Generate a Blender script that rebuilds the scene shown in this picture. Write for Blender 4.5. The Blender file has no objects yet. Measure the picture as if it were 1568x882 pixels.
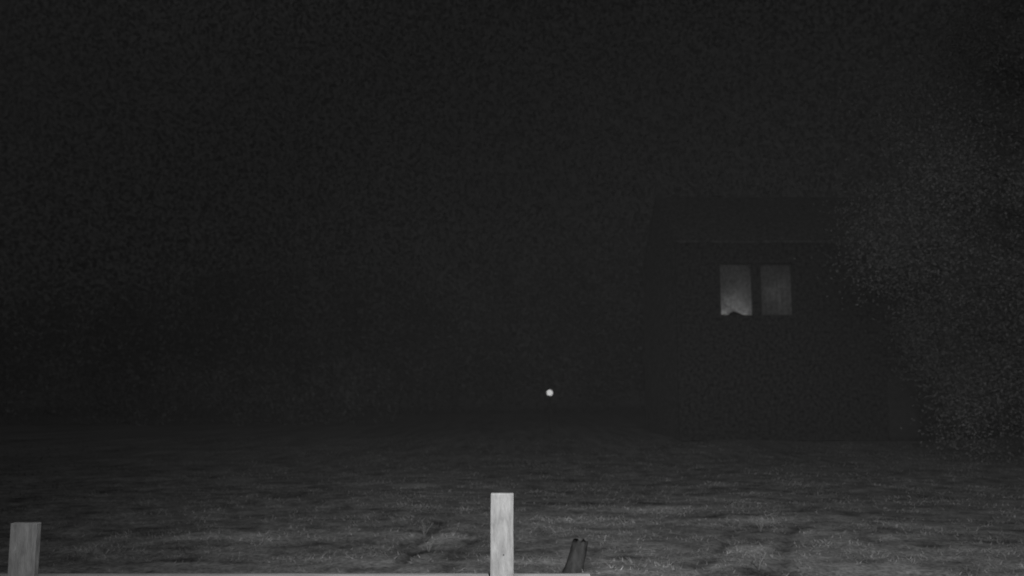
import bpy, math, random
import numpy as np
from mathutils import Vector, noise
random.seed(4); rng=np.random.default_rng(4)
S=bpy.context.scene
S.view_settings.view_transform='Standard'; S.view_settings.look='None'; S.view_settings.exposure=0
COL=S.collection

# ---------------------------------------------------------------- helpers
def empty(name,loc=(0,0,0)):
    e=bpy.data.objects.new(name,None); e.location=loc; e.empty_display_size=.3; COL.objects.link(e); return e
def mesh_obj(name,verts,faces,mat=None,parent=None,smooth=False):
    me=bpy.data.meshes.new(name); me.from_pydata([tuple(v) for v in verts],[],faces); me.update()
    o=bpy.data.objects.new(name,me); COL.objects.link(o)
    if mat: me.materials.append(mat)
    if parent: o.parent=parent
    if smooth:
        for p in me.polygons: p.use_smooth=True
    return o
def fast_mesh(name,V,nper,mat,shade=None,parent=None):
    n=len(V)//nper
    me=bpy.data.meshes.new(name)
    me.vertices.add(len(V)); me.vertices.foreach_set('co',V.astype(np.float32).ravel())
    me.loops.add(len(V)); me.loops.foreach_set('vertex_index',np.arange(len(V),dtype=np.int32))
    me.polygons.add(n); me.polygons.foreach_set('loop_start',np.arange(0,len(V),nper,dtype=np.int32))
    me.polygons.foreach_set('loop_total',np.full(n,nper,dtype=np.int32))
    me.update(calc_edges=True)
    if shade is not None:
        a=me.attributes.new('tone','FLOAT','POINT'); a.data.foreach_set('value',np.repeat(shade,nper).astype(np.float32))
    me.materials.append(mat)
    o=bpy.data.objects.new(name,me); COL.objects.link(o)
    if parent: o.parent=parent
    return o
def box(name,lo,hi,mat,parent=None,bev=0.0):
    x0,y0,z0=lo;x1,y1,z1=hi
    v=[(x0,y0,z0),(x1,y0,z0),(x1,y1,z0),(x0,y1,z0),(x0,y0,z1),(x1,y0,z1),(x1,y1,z1),(x0,y1,z1)]
    f=[(0,3,2,1),(4,5,6,7),(0,1,5,4),(1,2,6,5),(2,3,7,6),(3,0,4,7)]
    o=mesh_obj(name,v,f,mat,parent)
    if bev:
        m=o.modifiers.new('b','BEVEL'); m.width=bev; m.segments=2
    return o
def tube(name,pts,rads,mat,parent=None,seg=10,rough=0.0):
    V=[];F=[]
    pts=[Vector(p) for p in pts]
    for i,p in enumerate(pts):
        d=(pts[min(i+1,len(pts)-1)]-pts[max(i-1,0)]).normalized()
        a=d.orthogonal().normalized(); b=d.cross(a)
        for k in range(seg):
            t=2*math.pi*k/seg
            r=rads[i]*(1+rough*noise.noise(Vector((math.cos(t)*1.7+p.x,math.sin(t)*1.7+p.y,p.z*2))))
            V.append(p+(a*math.cos(t)+b*math.sin(t))*r)
    for i in range(len(pts)-1):
        for k in range(seg):
            F.append((i*seg+k,i*seg+(k+1)%seg,(i+1)*seg+(k+1)%seg,(i+1)*seg+k))
    F.append(tuple(range(seg))[::-1]); F.append(tuple((len(pts)-1)*seg+k for k in range(seg)))
    return mesh_obj(name,V,F,mat,parent,True)
def mat(name,lo,hi,scale=8,stretch=(1,1,1),bump=0.0,rough=.9,attr=False,detail=6,spec=.15):
    m=bpy.data.materials.new(name); m.use_nodes=True; nt=m.node_tree; N=nt.nodes; L=nt.links
    b=N['Principled BSDF']; b.inputs['Roughness'].default_value=rough; b.inputs['Specular IOR Level'].default_value=spec
    tc=N.new('ShaderNodeTexCoord'); mp=N.new('ShaderNodeMapping'); mp.inputs['Scale'].default_value=stretch
    nz=N.new('ShaderNodeTexNoise'); nz.inputs['Scale'].default_value=scale; nz.inputs['Detail'].default_value=detail; nz.inputs['Roughness'].default_value=.65
    L.new(tc.outputs['Object'],mp.inputs[0]); L.new(mp.outputs[0],nz.inputs['Vector'])
    mr=N.new('ShaderNodeMapRange'); mr.inputs['From Min'].default_value=.3; mr.inputs['From Max'].default_value=.7
    mr.inputs['To Min'].default_value=lo; mr.inputs['To Max'].default_value=hi
    L.new(nz.outputs['Fac'],mr.inputs['Value']); out=mr.outputs[0]
    if attr:
        at=N.new('ShaderNodeAttribute'); at.attribute_name='tone'
        mu=N.new('ShaderNodeMath'); mu.operation='MULTIPLY'; L.new(out,mu.inputs[0]); L.new(at.outputs['Fac'],mu.inputs[1]); out=mu.outputs[0]
    cc=N.new('ShaderNodeCombineColor')
    for i in range(3): L.new(out,cc.inputs[i])
    L.new(cc.outputs[0],b.inputs['Base Color'])
    if bump:
        bp=N.new('ShaderNodeBump'); bp.inputs['Strength'].default_value=bump; bp.inputs['Distance'].default_value=.02
        L.new(nz.outputs['Fac'],bp.inputs['Height']); L.new(bp.outputs[0],b.inputs['Normal'])
    return m

M_ground=mat('pasture_soil',.40,1.6,20,(1,.8,1),.6,attr=True)
M_grass=mat('grass_blades',.8,1.2,30,attr=True)
M_post=mat('weathered_pale_timber',.28,.55,16,(3,3,.8),.35)
M_rail=mat('rail_timber',.22,.4,14,(.35,3,3),.3)
M_bark=mat('bark',.14,.26,14,(1,1,.3),.6)
M_stump=mat('rotten_stump_wood',.06,.16,18,(1,1,.4),.9)
M_leaf=mat('leaves',.8,1.2,3,attr=True)
M_wall=mat('rough_render_wall',.03,.29,9,(1,1,1),.3,detail=2)
M_roof_side=mat('roof_and_lifted_side',.08,.46,9,(1,1,1),.4,detail=2)
M_frame=mat('window_frame_paint',.16,.26,6)
M_curtain=mat('net_curtain',.30,.8,11,(1,1,.9),.4)
M_metal=mat('grey_metal',.14,.22,10,rough=.6)
M_weed=mat('dry_weed_stems',.3,.5,20)
M_dark=mat('dark_pot',.01,.02,10)

# ---------------------------------------------------------------- terrain
RUTS=[((1.50,7.4),(2.72,11.3),.08),((2.02,7.4),(3.45,11.0),.09),((2.3,7.3),(2.75,9.4),.05),((-1.15,7.4),(-.90,11.4),.07),((-.62,7.4),(-.45,10.6),.08),((-1.45,7.8),(-1.05,10.2),.05),((.2,7.2),(.9,9.6),.05)]
PALE=[(-1.7,15.6,.5,.35),(1.0,8.2,.22,.14),(.85,11.6,.6,.35),(3.2,11.4,.6,.35),(-3.2,10.0,.9,.25),(1.9,12.6,1.0,.3),(-2.6,15.9,.4,.2),(2.4,9.3,.5,.25),(-.9,10.0,.3,.3)]
def rutf(x,y):
    r=0
    for (ax,ay),(bx,by),w in RUTS:
        t=((x-ax)*(bx-ax)+(y-ay)*(by-ay))/((bx-ax)**2+(by-ay)**2)
        e=1 if 0<t<1 else math.exp(-((max(-t,t-1))*8)**2)
        t=min(1,max(0,t)); px=ax+(bx-ax)*t+.12*noise.noise(Vector((y*1.6,ax,0))); py=ay+(by-ay)*t
        d2=(x-px)**2+(y-py)**2
        r=max(r,e*math.exp(-d2/(w*w))*(.55+.9*noise.noise(Vector((x*2.6,y*2.6,5)))))
    return min(1,max(0,r))
def height(x,y):
    h=.05*noise.noise(Vector((x*.35,y*.35,1)))+.02*noise.noise(Vector((x*1.6,y*1.6,2)))
    far=max(0,(y-30)/80); h+=.5*far*noise.noise(Vector((x*.02,y*.02,3)))
    return h-.05*rutf(x,y)
def tone(x,y):
    k=min(1,max(0,(y-15)/14))  # ground colour lightened with distance to lift the unlit far field
    t=.43+.12*k+.10*noise.noise(Vector((x*.45,y*.8,7)))+.18*noise.noise(Vector((x*1.3,y*2.0,8)))+.26*noise.noise(Vector((x*4.0,y*5,9)))
    for px,py,sx,sy in PALE:
        q=((x-px)/sx)**2+((y-py)/sy)**2
        if q<6: t+=.32*math.exp(-q)
    return min(.8,max(.14,t))*(1-.7*rutf(x,y))
def axis(lo,hi,fine_lo,fine_hi,step):
    a=list(np.arange(fine_lo,fine_hi,step)); s=step;x=fine_hi
    while x<hi: a.append(x); s*=1.12; x+=s
    a.append(hi); s=step; x=fine_lo-step; pre=[]
    while x>lo: pre.append(x); s*=1.12; x-=s
    pre.append(lo); return pre[::-1]+a
xs=axis(-500,500,-9,9,.07); ys=axis(-60,700,5.5,17,.07)
V=[];T=[]
for y in ys:
    for x in xs:
        V.append((x,y,height(x,y))); T.append(tone(x,y))
W=len(xs); F=[(j*W+i,j*W+i+1,(j+1)*W+i+1,(j+1)*W+i) for j in range(len(ys)-1) for i in range(W-1)]
g=mesh_obj('ground',V,F,M_ground,None,True)
a=g.data.attributes.new('tone','FLOAT','POINT'); a.data.foreach_set('value',np.array(T,dtype=np.float32))

def make_grass():
    n=100000
    y=6.0+(rng.random(n)**1.5)*26; x=(rng.random(n)*2-1)*(.66*y+1)
    P=[];Sx=[]
    for i in range(n):
        xx,yy=x[i],y[i]
        d=noise.noise(Vector((xx*1.1,yy*1.5,20)))+.5*noise.noise(Vector((xx*4,yy*4,21)))
        if rng.random()>.45+d: continue
        if rng.random()<rutf(xx,yy)*1.1: continue
        z=height(xx,yy)-.01; an=rng.random()*math.pi; hh=(.018+.026*rng.random())*(1+.6*max(0,d)); w=.006+.0006*yy
        lx,ly=(rng.random(2)-.5)*hh*2.6; c,s=math.cos(an)*w,math.sin(an)*w
        P+= [(xx-c,yy-s,z),(xx+c,yy+s,z),(xx+lx,yy+ly,z+hh)]
        Sx.append(tone(xx,yy)*(.6+.3*rng.random()))
    return fast_mesh('meadow_grass',np.array(P),3,M_grass,np.array(Sx))
make_grass()

# ---------------------------------------------------------------- fence
fence=empty('wooden_fence')
def post(name,x,y,w,top,lean=0):
    d=.034; V=[];F=[]; n=14
    for i in range(n+1):
        z=-.3+(top+.3)*i/n
        for (sx,sy) in ((-1,-1),(1,-1),(1,1),(-1,1)):
            j=.002*noise.noise(Vector((x*9+sx,sy*3,z*5)))
            V.append((sx*w/2+j+lean*z,sy*d/2+j,z))
    for i in range(n):
        for k in range(4): F.append((i*4+k,i*4+(k+1)%4,(i+1)*4+(k+1)%4,(i+1)*4+k))
    F.append((n*4,n*4+1,n*4+2,n*4+3))
    o=mesh_obj(name,V,F,M_post,fence); o.location=(x,y,0)
    m=o.modifiers.new('b','BEVEL'); m.width=.004; m.segments=2; m.limit_method='ANGLE'
post('post_1',-.036,3.3,.084,1.235)
post('post_2',-1.764,3.3,.096,1.13)
post('post_3',-3.45,3.35,.10,1.18)
def rail(name,x0,x1,z,hh):
    box(name,(x0,3.325,z-hh),(x1,3.35,z),M_rail,fence,.003)
rail('rail_top',-3.6,.285,.942,.10)
rail('rail_low',-3.6,.285,.48,.10)
for i,(px,pz) in enumerate(((-.03,1.02),)):
    tube('nail_%d'%i,[(px,3.286,pz),(px,3.280,pz)],[.0025,.0025],M_bark,fence)

# ---------------------------------------------------------------- stump
st=empty('tree_stump',(.54,8.25,0))
V=[];F=[];seg=18;rows=9
for r in range(rows):
    t=r/(rows-1)
    for k in range(seg):
        a=2*math.pi*k/seg
        rad=(.07+.06*(1-t)**3)*(1+.3*noise.noise(Vector((math.cos(a)*1.5,math.sin(a)*1.5,t*1.5+3))))
        zz=-.05+.31*t+(.05*noise.noise(Vector((math.cos(a)*2,math.sin(a)*2,8))) if r==rows-1 else 0)
        V.append((rad*math.cos(a)+.07*t,rad*math.sin(a),zz))
V.append((.07,0,.24)); c=len(V)-1
for r in range(rows-1):
    for k in range(seg): F.append((r*seg+k,r*seg+(k+1)%seg,(r+1)*seg+(k+1)%seg,(r+1)*seg+k))
for k in range(seg): F.append(((rows-1)*seg+k,(rows-1)*seg+(k+1)%seg,c))
mesh_obj('stump_body',V,F,M_stump,st,True)

# ---------------------------------------------------------------- weeds
def weed(x,y,h,n):
    w=empty('dry_weed',(x,y,height(x,y)))
    for i in range(n):
        a=random.uniform(-.7,.7); b=random.uniform(-.5,.5); hh=h*random.uniform(.5,1)
        pts=[(0,0,-.02),(a*hh*.35,b*hh*.3,hh*.5),(a*hh,b*hh*.8,hh)]
        tube('stem_%d'%i,pts,[.004,.003,.0015],M_weed,w,5)
        for k in range(2):
            t=random.uniform(.4,.9); p=Vector(pts[1]).lerp(Vector(pts[2]),t)
            tube('twig_%d_%d'%(i,k),[p,p+Vector((random.uniform(-.06,.06),random.uniform(-.04,.04),.05))],[.0025,.001],M_weed,w,4)
for q in ((2.25,8.35,.20,6),(-1.0,10.4,.22,5),(2.9,10.6,.20,6),(-.85,9.3,.14,4)): weed(*q)

# ---------------------------------------------------------------- foliage
def leaf_cloud(name,centers,rad,n_each,size,tone_rng,parent,seed,flat=1.0):
    r=np.random.default_rng(seed); P=[];Tn=[]
    for c,R in zip(centers,rad):
        n=int(n_each*(R**2)); u=r.normal(size=(n,3)); u/=np.linalg.norm(u,axis=1)[:,None]
        rr=R*(r.random(n)**.45); pos=np.array(c)+u*rr[:,None]*np.array([1,1,flat])*(1+.25*r.normal(size=(n,1)))
        a=r.normal(size=(n,3)); a/=np.linalg.norm(a,axis=1)[:,None]; b=np.cross(a,r.normal(size=(n,3))); b/=np.linalg.norm(b,axis=1)[:,None]
        s=size*(.6+.8*r.random((n,1)))
        q=np.stack([pos-a*s,pos-b*s*.5,pos+a*s,pos+b*s*.5],1)
        P.append(q.reshape(-1,3)); Tn.append(r.uniform(*tone_rng)*(.85+.3*r.random(n)))
    return fast_mesh(name,np.concatenate(P),4,M_leaf,np.concatenate(Tn),parent)

def tree(x,y,H,cr,cz,cfl,nclump,n_each,size,tr,seed,name='broadleaf_tree'):
    random.seed(seed); t=empty(name,(x,y,0)); r0=.03*H
    tube('trunk',[(0,0,-.3),(.05,0,H*.2),(-.05,.05,H*.42),(.1,0,H*.65),(.05,0,H*.88)],[r0*1.3,r0,r0*.75,r0*.45,r0*.12],M_bark,t,12,.25)
    C=[];R=[]
    for i in range(nclump):
        while True:
            p=Vector([random.uniform(-1,1) for _ in range(3)])
            if .35<p.length<1: break
        taper=1-.3*max(0,p.z)
        c=Vector((p.x*cr*taper,p.y*cr*taper,cz+p.z*cr*cfl)); C.append(tuple(c)); R.append(random.uniform(.16,.30)*cr)
        if i%4==0:
            z0=max(H*.2,min(H*.8,c.z-.25*cr)); s=Vector((0,0,z0)); tube('limb_%d'%i,[s,s.lerp(c,.5)+Vector((0,0,-.1)),c],[r0*.3,r0*.17,r0*.05],M_bark,t,7,.2)
    leaf_cloud('crown',C,R,n_each,size,tr,t,seed)
tree(13.4,21,12.5,4.9,5.6,1.4,140,1350,.030,(.34,.40),11)

def mass(name,x0,x1,y,hgt,n,size,tr,seed,gap=2.2):
    r=random.Random(seed); C=[];R=[]; x=x0
    while x<x1:
        h=hgt*(.75+.5*noise.noise(Vector((x*.08,seed,0)))+.25*noise.noise(Vector((x*.4,seed,1))))
        z=gap*.3
        while z<h:
            C.append((x+r.uniform(-1,1)*gap*.5,y+r.uniform(-2,2),z)); R.append(gap*r.uniform(.6,1)); z+=gap*.75
        x+=gap*.9
    leaf_cloud(name,C,R,n,size,tr,None,seed)
mass('distant_woodland',-60,62,68,13,50,.20,(.50,.62),5,3.0)
mass('hedge',-42,-6,46,3.2,110,.10,(.7,.82),6,1.3)

# ---------------------------------------------------------------- house
H=empty('rendered_house')
x0,x1,y0,y1,ze=5.6,14.6,30.0,37.5,6.7
wins=[(7.08,8.18,4.19,5.98,'a'),(8.47,9.55,4.19,5.95,'b')]
def fw(n,xa,xb,za,zb): box(n,(xa,y0,za),(xb,y0+.12,zb),M_wall,H)
fw('wall_front_low',x0,x1,0,4.19); fw('wall_front_high',x0,x1,5.98,ze)
fw('wall_front_l',x0,7.08,4.19,5.98); fw('wall_front_mid',8.18,8.47,4.19,5.98); fw('wall_front_r',9.55,x1,4.19,5.98)
box('wall_left',(x0,y0+.12,0),(x0+.3,y1,ze),M_roof_side,H); box('wall_right',(x1-.3,y0+.12,0),(x1,y1,ze),M_wall,H); box('wall_back',(x0+.3,y1-.3,0),(x1-.3,y1,ze),M_wall,H)  # left wall coloured lighter to make up for its shade
ym=(y0+y1)/2; rz=9.0
mesh_obj('gables',[(x0,y0,ze),(x0,y1,ze),(x0,ym,rz),(x1,y0,ze),(x1,y1,ze),(x1,ym,rz)],[(0,2,1),(3,4,5)],M_roof_side,H)
for s,(ya,yb) in enumerate(((y0-.06,ym),(y1+.06,ym))):
    za=ze-.035
    mesh_obj('roof_%d'%s,[(x0-.05,ya,za),(x1+.05,ya,za),(x1+.05,yb,rz+.03),(x0-.05,yb,rz+.03),(x0-.05,ya,za+.08),(x1+.05,ya,za+.08),(x1+.05,yb,rz+.11),(x0-.05,yb,rz+.11)],
      [(0,1,2,3),(4,7,6,5),(0,4,5,1),(1,5,6,2),(2,6,7,3),(3,7,4,0)],M_roof_side,H)
box('door',(12.6,y0-.03,0.1),(13.6,y0-.003,2.15),M_frame,H)
def point(name,loc,e,r=.04,parent=None):
    l=bpy.data.lights.new(name,'POINT'); l.energy=e; l.shadow_soft_size=r
    o=bpy.data.objects.new(name,l); o.location=loc; COL.objects.link(o); o.parent=parent
for xa,xb,za,zb,k in wins:
    f=.022
    box('frame_l'+k,(xa+.002,y0+.04,za+.002),(xa+f,y0+.09,zb-.002),M_frame,H); box('frame_r'+k,(xb-f,y0+.04,za+.002),(xb-.002,y0+.09,zb-.002),M_frame,H)
    box('frame_t'+k,(xa+f,y0+.04,zb-f),(xb-f,y0+.09,zb-.002),M_frame,H); box('frame_b'+k,(xa+f,y0+.04,za+.002),(xb-f,y0+.09,za+f),M_frame,H)
    n=60; V=[];F=[]
    for i in range(n+1):
        x=xa-.12+(xb-xa+.24)*i/n; yy=y0+.50+.005*math.sin(i*.7)+.004*math.sin(i*1.9)
        V+=[(x,yy,za-.35),(x,yy,zb+.3)]
    for i in range(n): F.append((2*i,2*i+2,2*i+3,2*i+1))
    mesh_obj('curtain_'+k,V,F,M_curtain,H,True)
box('party_wall',(8.30,y0+.13,3.7),(8.34,y0+.6,6.4),M_wall,H)
xm=(7.08+8.18)/2
tube('vase',[(xm,y0+.30,3.95),(xm,y0+.30,4.13),(xm,y0+.30,4.23),(xm,y0+.30,4.30),(xm,y0+.30,4.34)],[.28,.28,.24,.13,.04],M_dark,H,16)
point('window_lamp_l',(7.26,y0+.22,4.16),.95,.08,H); point('window_lamp_r',(8.00,y0+.22,4.16),.95,.08,H)
point('room_lamp_a',(7.66,y0+.14,4.70),.50,.1,H)
point('room_lamp_b',(9.0,y0+.08,5.0),.20,.1,H)

# ---------------------------------------------------------------- garden lamp
M_em=bpy.data.materials.new('lit_globe'); M_em.use_nodes=True
nt=M_em.node_tree; b=nt.nodes['Principled BSDF']; b.inputs['Base Color'].default_value=(.6,.6,.6,1)
b.inputs['Emission Color'].default_value=(1,1,1,1); b.inputs['Emission Strength'].default_value=.72
gl=empty('garden_lamp',(1.48,35,0))
tube('pole',[(0,0,-.1),(0,0,.05),(0,0,.08),(0,0,1.42)],[.10,.10,.035,.03],M_metal,gl)
tube('collar',[(0,0,1.42),(0,0,1.47)],[.07,.09],M_metal,gl,14)
bpy.ops.mesh.primitive_uv_sphere_add(radius=.12,segments=20,ring_count=12,location=(0,0,1.58))
o=bpy.context.object; o.name='globe'; o.data.materials.append(M_em); o.parent=gl
tube('cap',[(0,0,1.70),(0,0,1.735)],[.06,.02],M_metal,gl,12)

# ---------------------------------------------------------------- haze volume added to lift the dark far field
M_lift_haze=bpy.data.materials.new('lift_haze'); M_lift_haze.use_nodes=True; nt=M_lift_haze.node_tree; nt.nodes.clear()
mo_=nt.nodes.new('ShaderNodeOutputMaterial'); vs=nt.nodes.new('ShaderNodeVolumeScatter'); vs.inputs['Density'].default_value=.018; vs.inputs['Color'].default_value=(.97,.97,.97,1)
nt.links.new(vs.outputs[0],mo_.inputs['Volume'])
box('lift_haze',(-110,13.5,-4),(110,76,30),M_lift_haze)

# ---------------------------------------------------------------- flood lamp on a pole behind the viewer
fl=empty('flood_lamp',(.6,-1.3,0))
tube('pole',[(0,-.12,-.2),(0,-.12,4.3)],[.05,.04],M_metal,fl)
box('housing',(-.16,-.10,4.08),(.16,-.03,4.32),M_metal,fl,.01)
sp=bpy.data.lights.new('floodlight','SPOT'); sp.energy=1850; sp.spot_size=math.radians(86); sp.spot_blend=1; sp.shadow_soft_size=.08
so=bpy.data.objects.new('floodlight',sp); so.location=(0,0,4.2); so.parent=fl; COL.objects.link(so)
so.rotation_euler=(Vector((2.1,11,-4.5))).to_track_quat('-Z','Y').to_euler()

# ---------------------------------------------------------------- fill sun added to lift dark surfaces, plus sky
el,az=math.radians(24),math.radians(235)
sn=bpy.data.lights.new('fill_sun','SUN'); sn.energy=.10; sn.angle=math.radians(.5)
mo=bpy.data.objects.new('fill_sun',sn); COL.objects.link(mo)
d=Vector((math.sin(az)*math.cos(el),math.cos(az)*math.cos(el),math.sin(el))); mo.rotation_euler=d.to_track_quat('Z','Y').to_euler()
w=bpy.data.worlds.new('World'); S.world=w; w.use_nodes=True; nt=w.node_tree; N=nt.nodes; L=nt.links
bg=N['Background']; sky=N.new('ShaderNodeTexSky'); sky.sky_type='NISHITA'; sky.sun_disc=False; sky.sun_elevation=el; sky.sun_rotation=az
bw=N.new('ShaderNodeRGBToBW'); L.new(sky.outputs[0],bw.inputs[0])
pw=N.new('ShaderNodeMath'); pw.operation='POWER'; pw.inputs[1].default_value=.25; L.new(bw.outputs[0],pw.inputs[0])
tc=N.new('ShaderNodeTexCoord')
def nzs(sc,lo,hi,det):
    z=N.new('ShaderNodeTexNoise'); z.inputs['Scale'].default_value=sc; z.inputs['Detail'].default_value=det
    L.new(tc.outputs['Generated'],z.inputs['Vector']); m=N.new('ShaderNodeMapRange'); m.clamp=True; m.inputs['From Min'].default_value=.35; m.inputs['From Max'].default_value=.65
    m.inputs['To Min'].default_value=lo; m.inputs['To Max'].default_value=hi; L.new(z.outputs['Fac'],m.inputs['Value']); return m
m1=nzs(2.2,.88,1.12,3); m2=nzs(300,0,2.0,2)
a1=N.new('ShaderNodeMath'); a1.operation='MULTIPLY'; L.new(m1.outputs[0],a1.inputs[0]); L.new(m2.outputs[0],a1.inputs[1])
a2=N.new('ShaderNodeMath'); a2.operation='MULTIPLY'; L.new(a1.outputs[0],a2.inputs[0]); L.new(pw.outputs[0],a2.inputs[1])
L.new(a2.outputs[0],bg.inputs['Color']); bg.inputs['Strength'].default_value=.0078

# ---------------------------------------------------------------- camera
cd=bpy.data.cameras.new('camera'); cd.sensor_width=36; cd.lens=31.2; cd.clip_end=2000; cd.clip_start=.05
cd.dof.use_dof=True; cd.dof.focus_distance=4.0; cd.dof.aperture_fstop=2.8
co=bpy.data.objects.new('camera',cd); co.location=(0,0,1.6); co.rotation_euler=(math.radians(96.7),0,0); COL.objects.link(co); S.camera=co
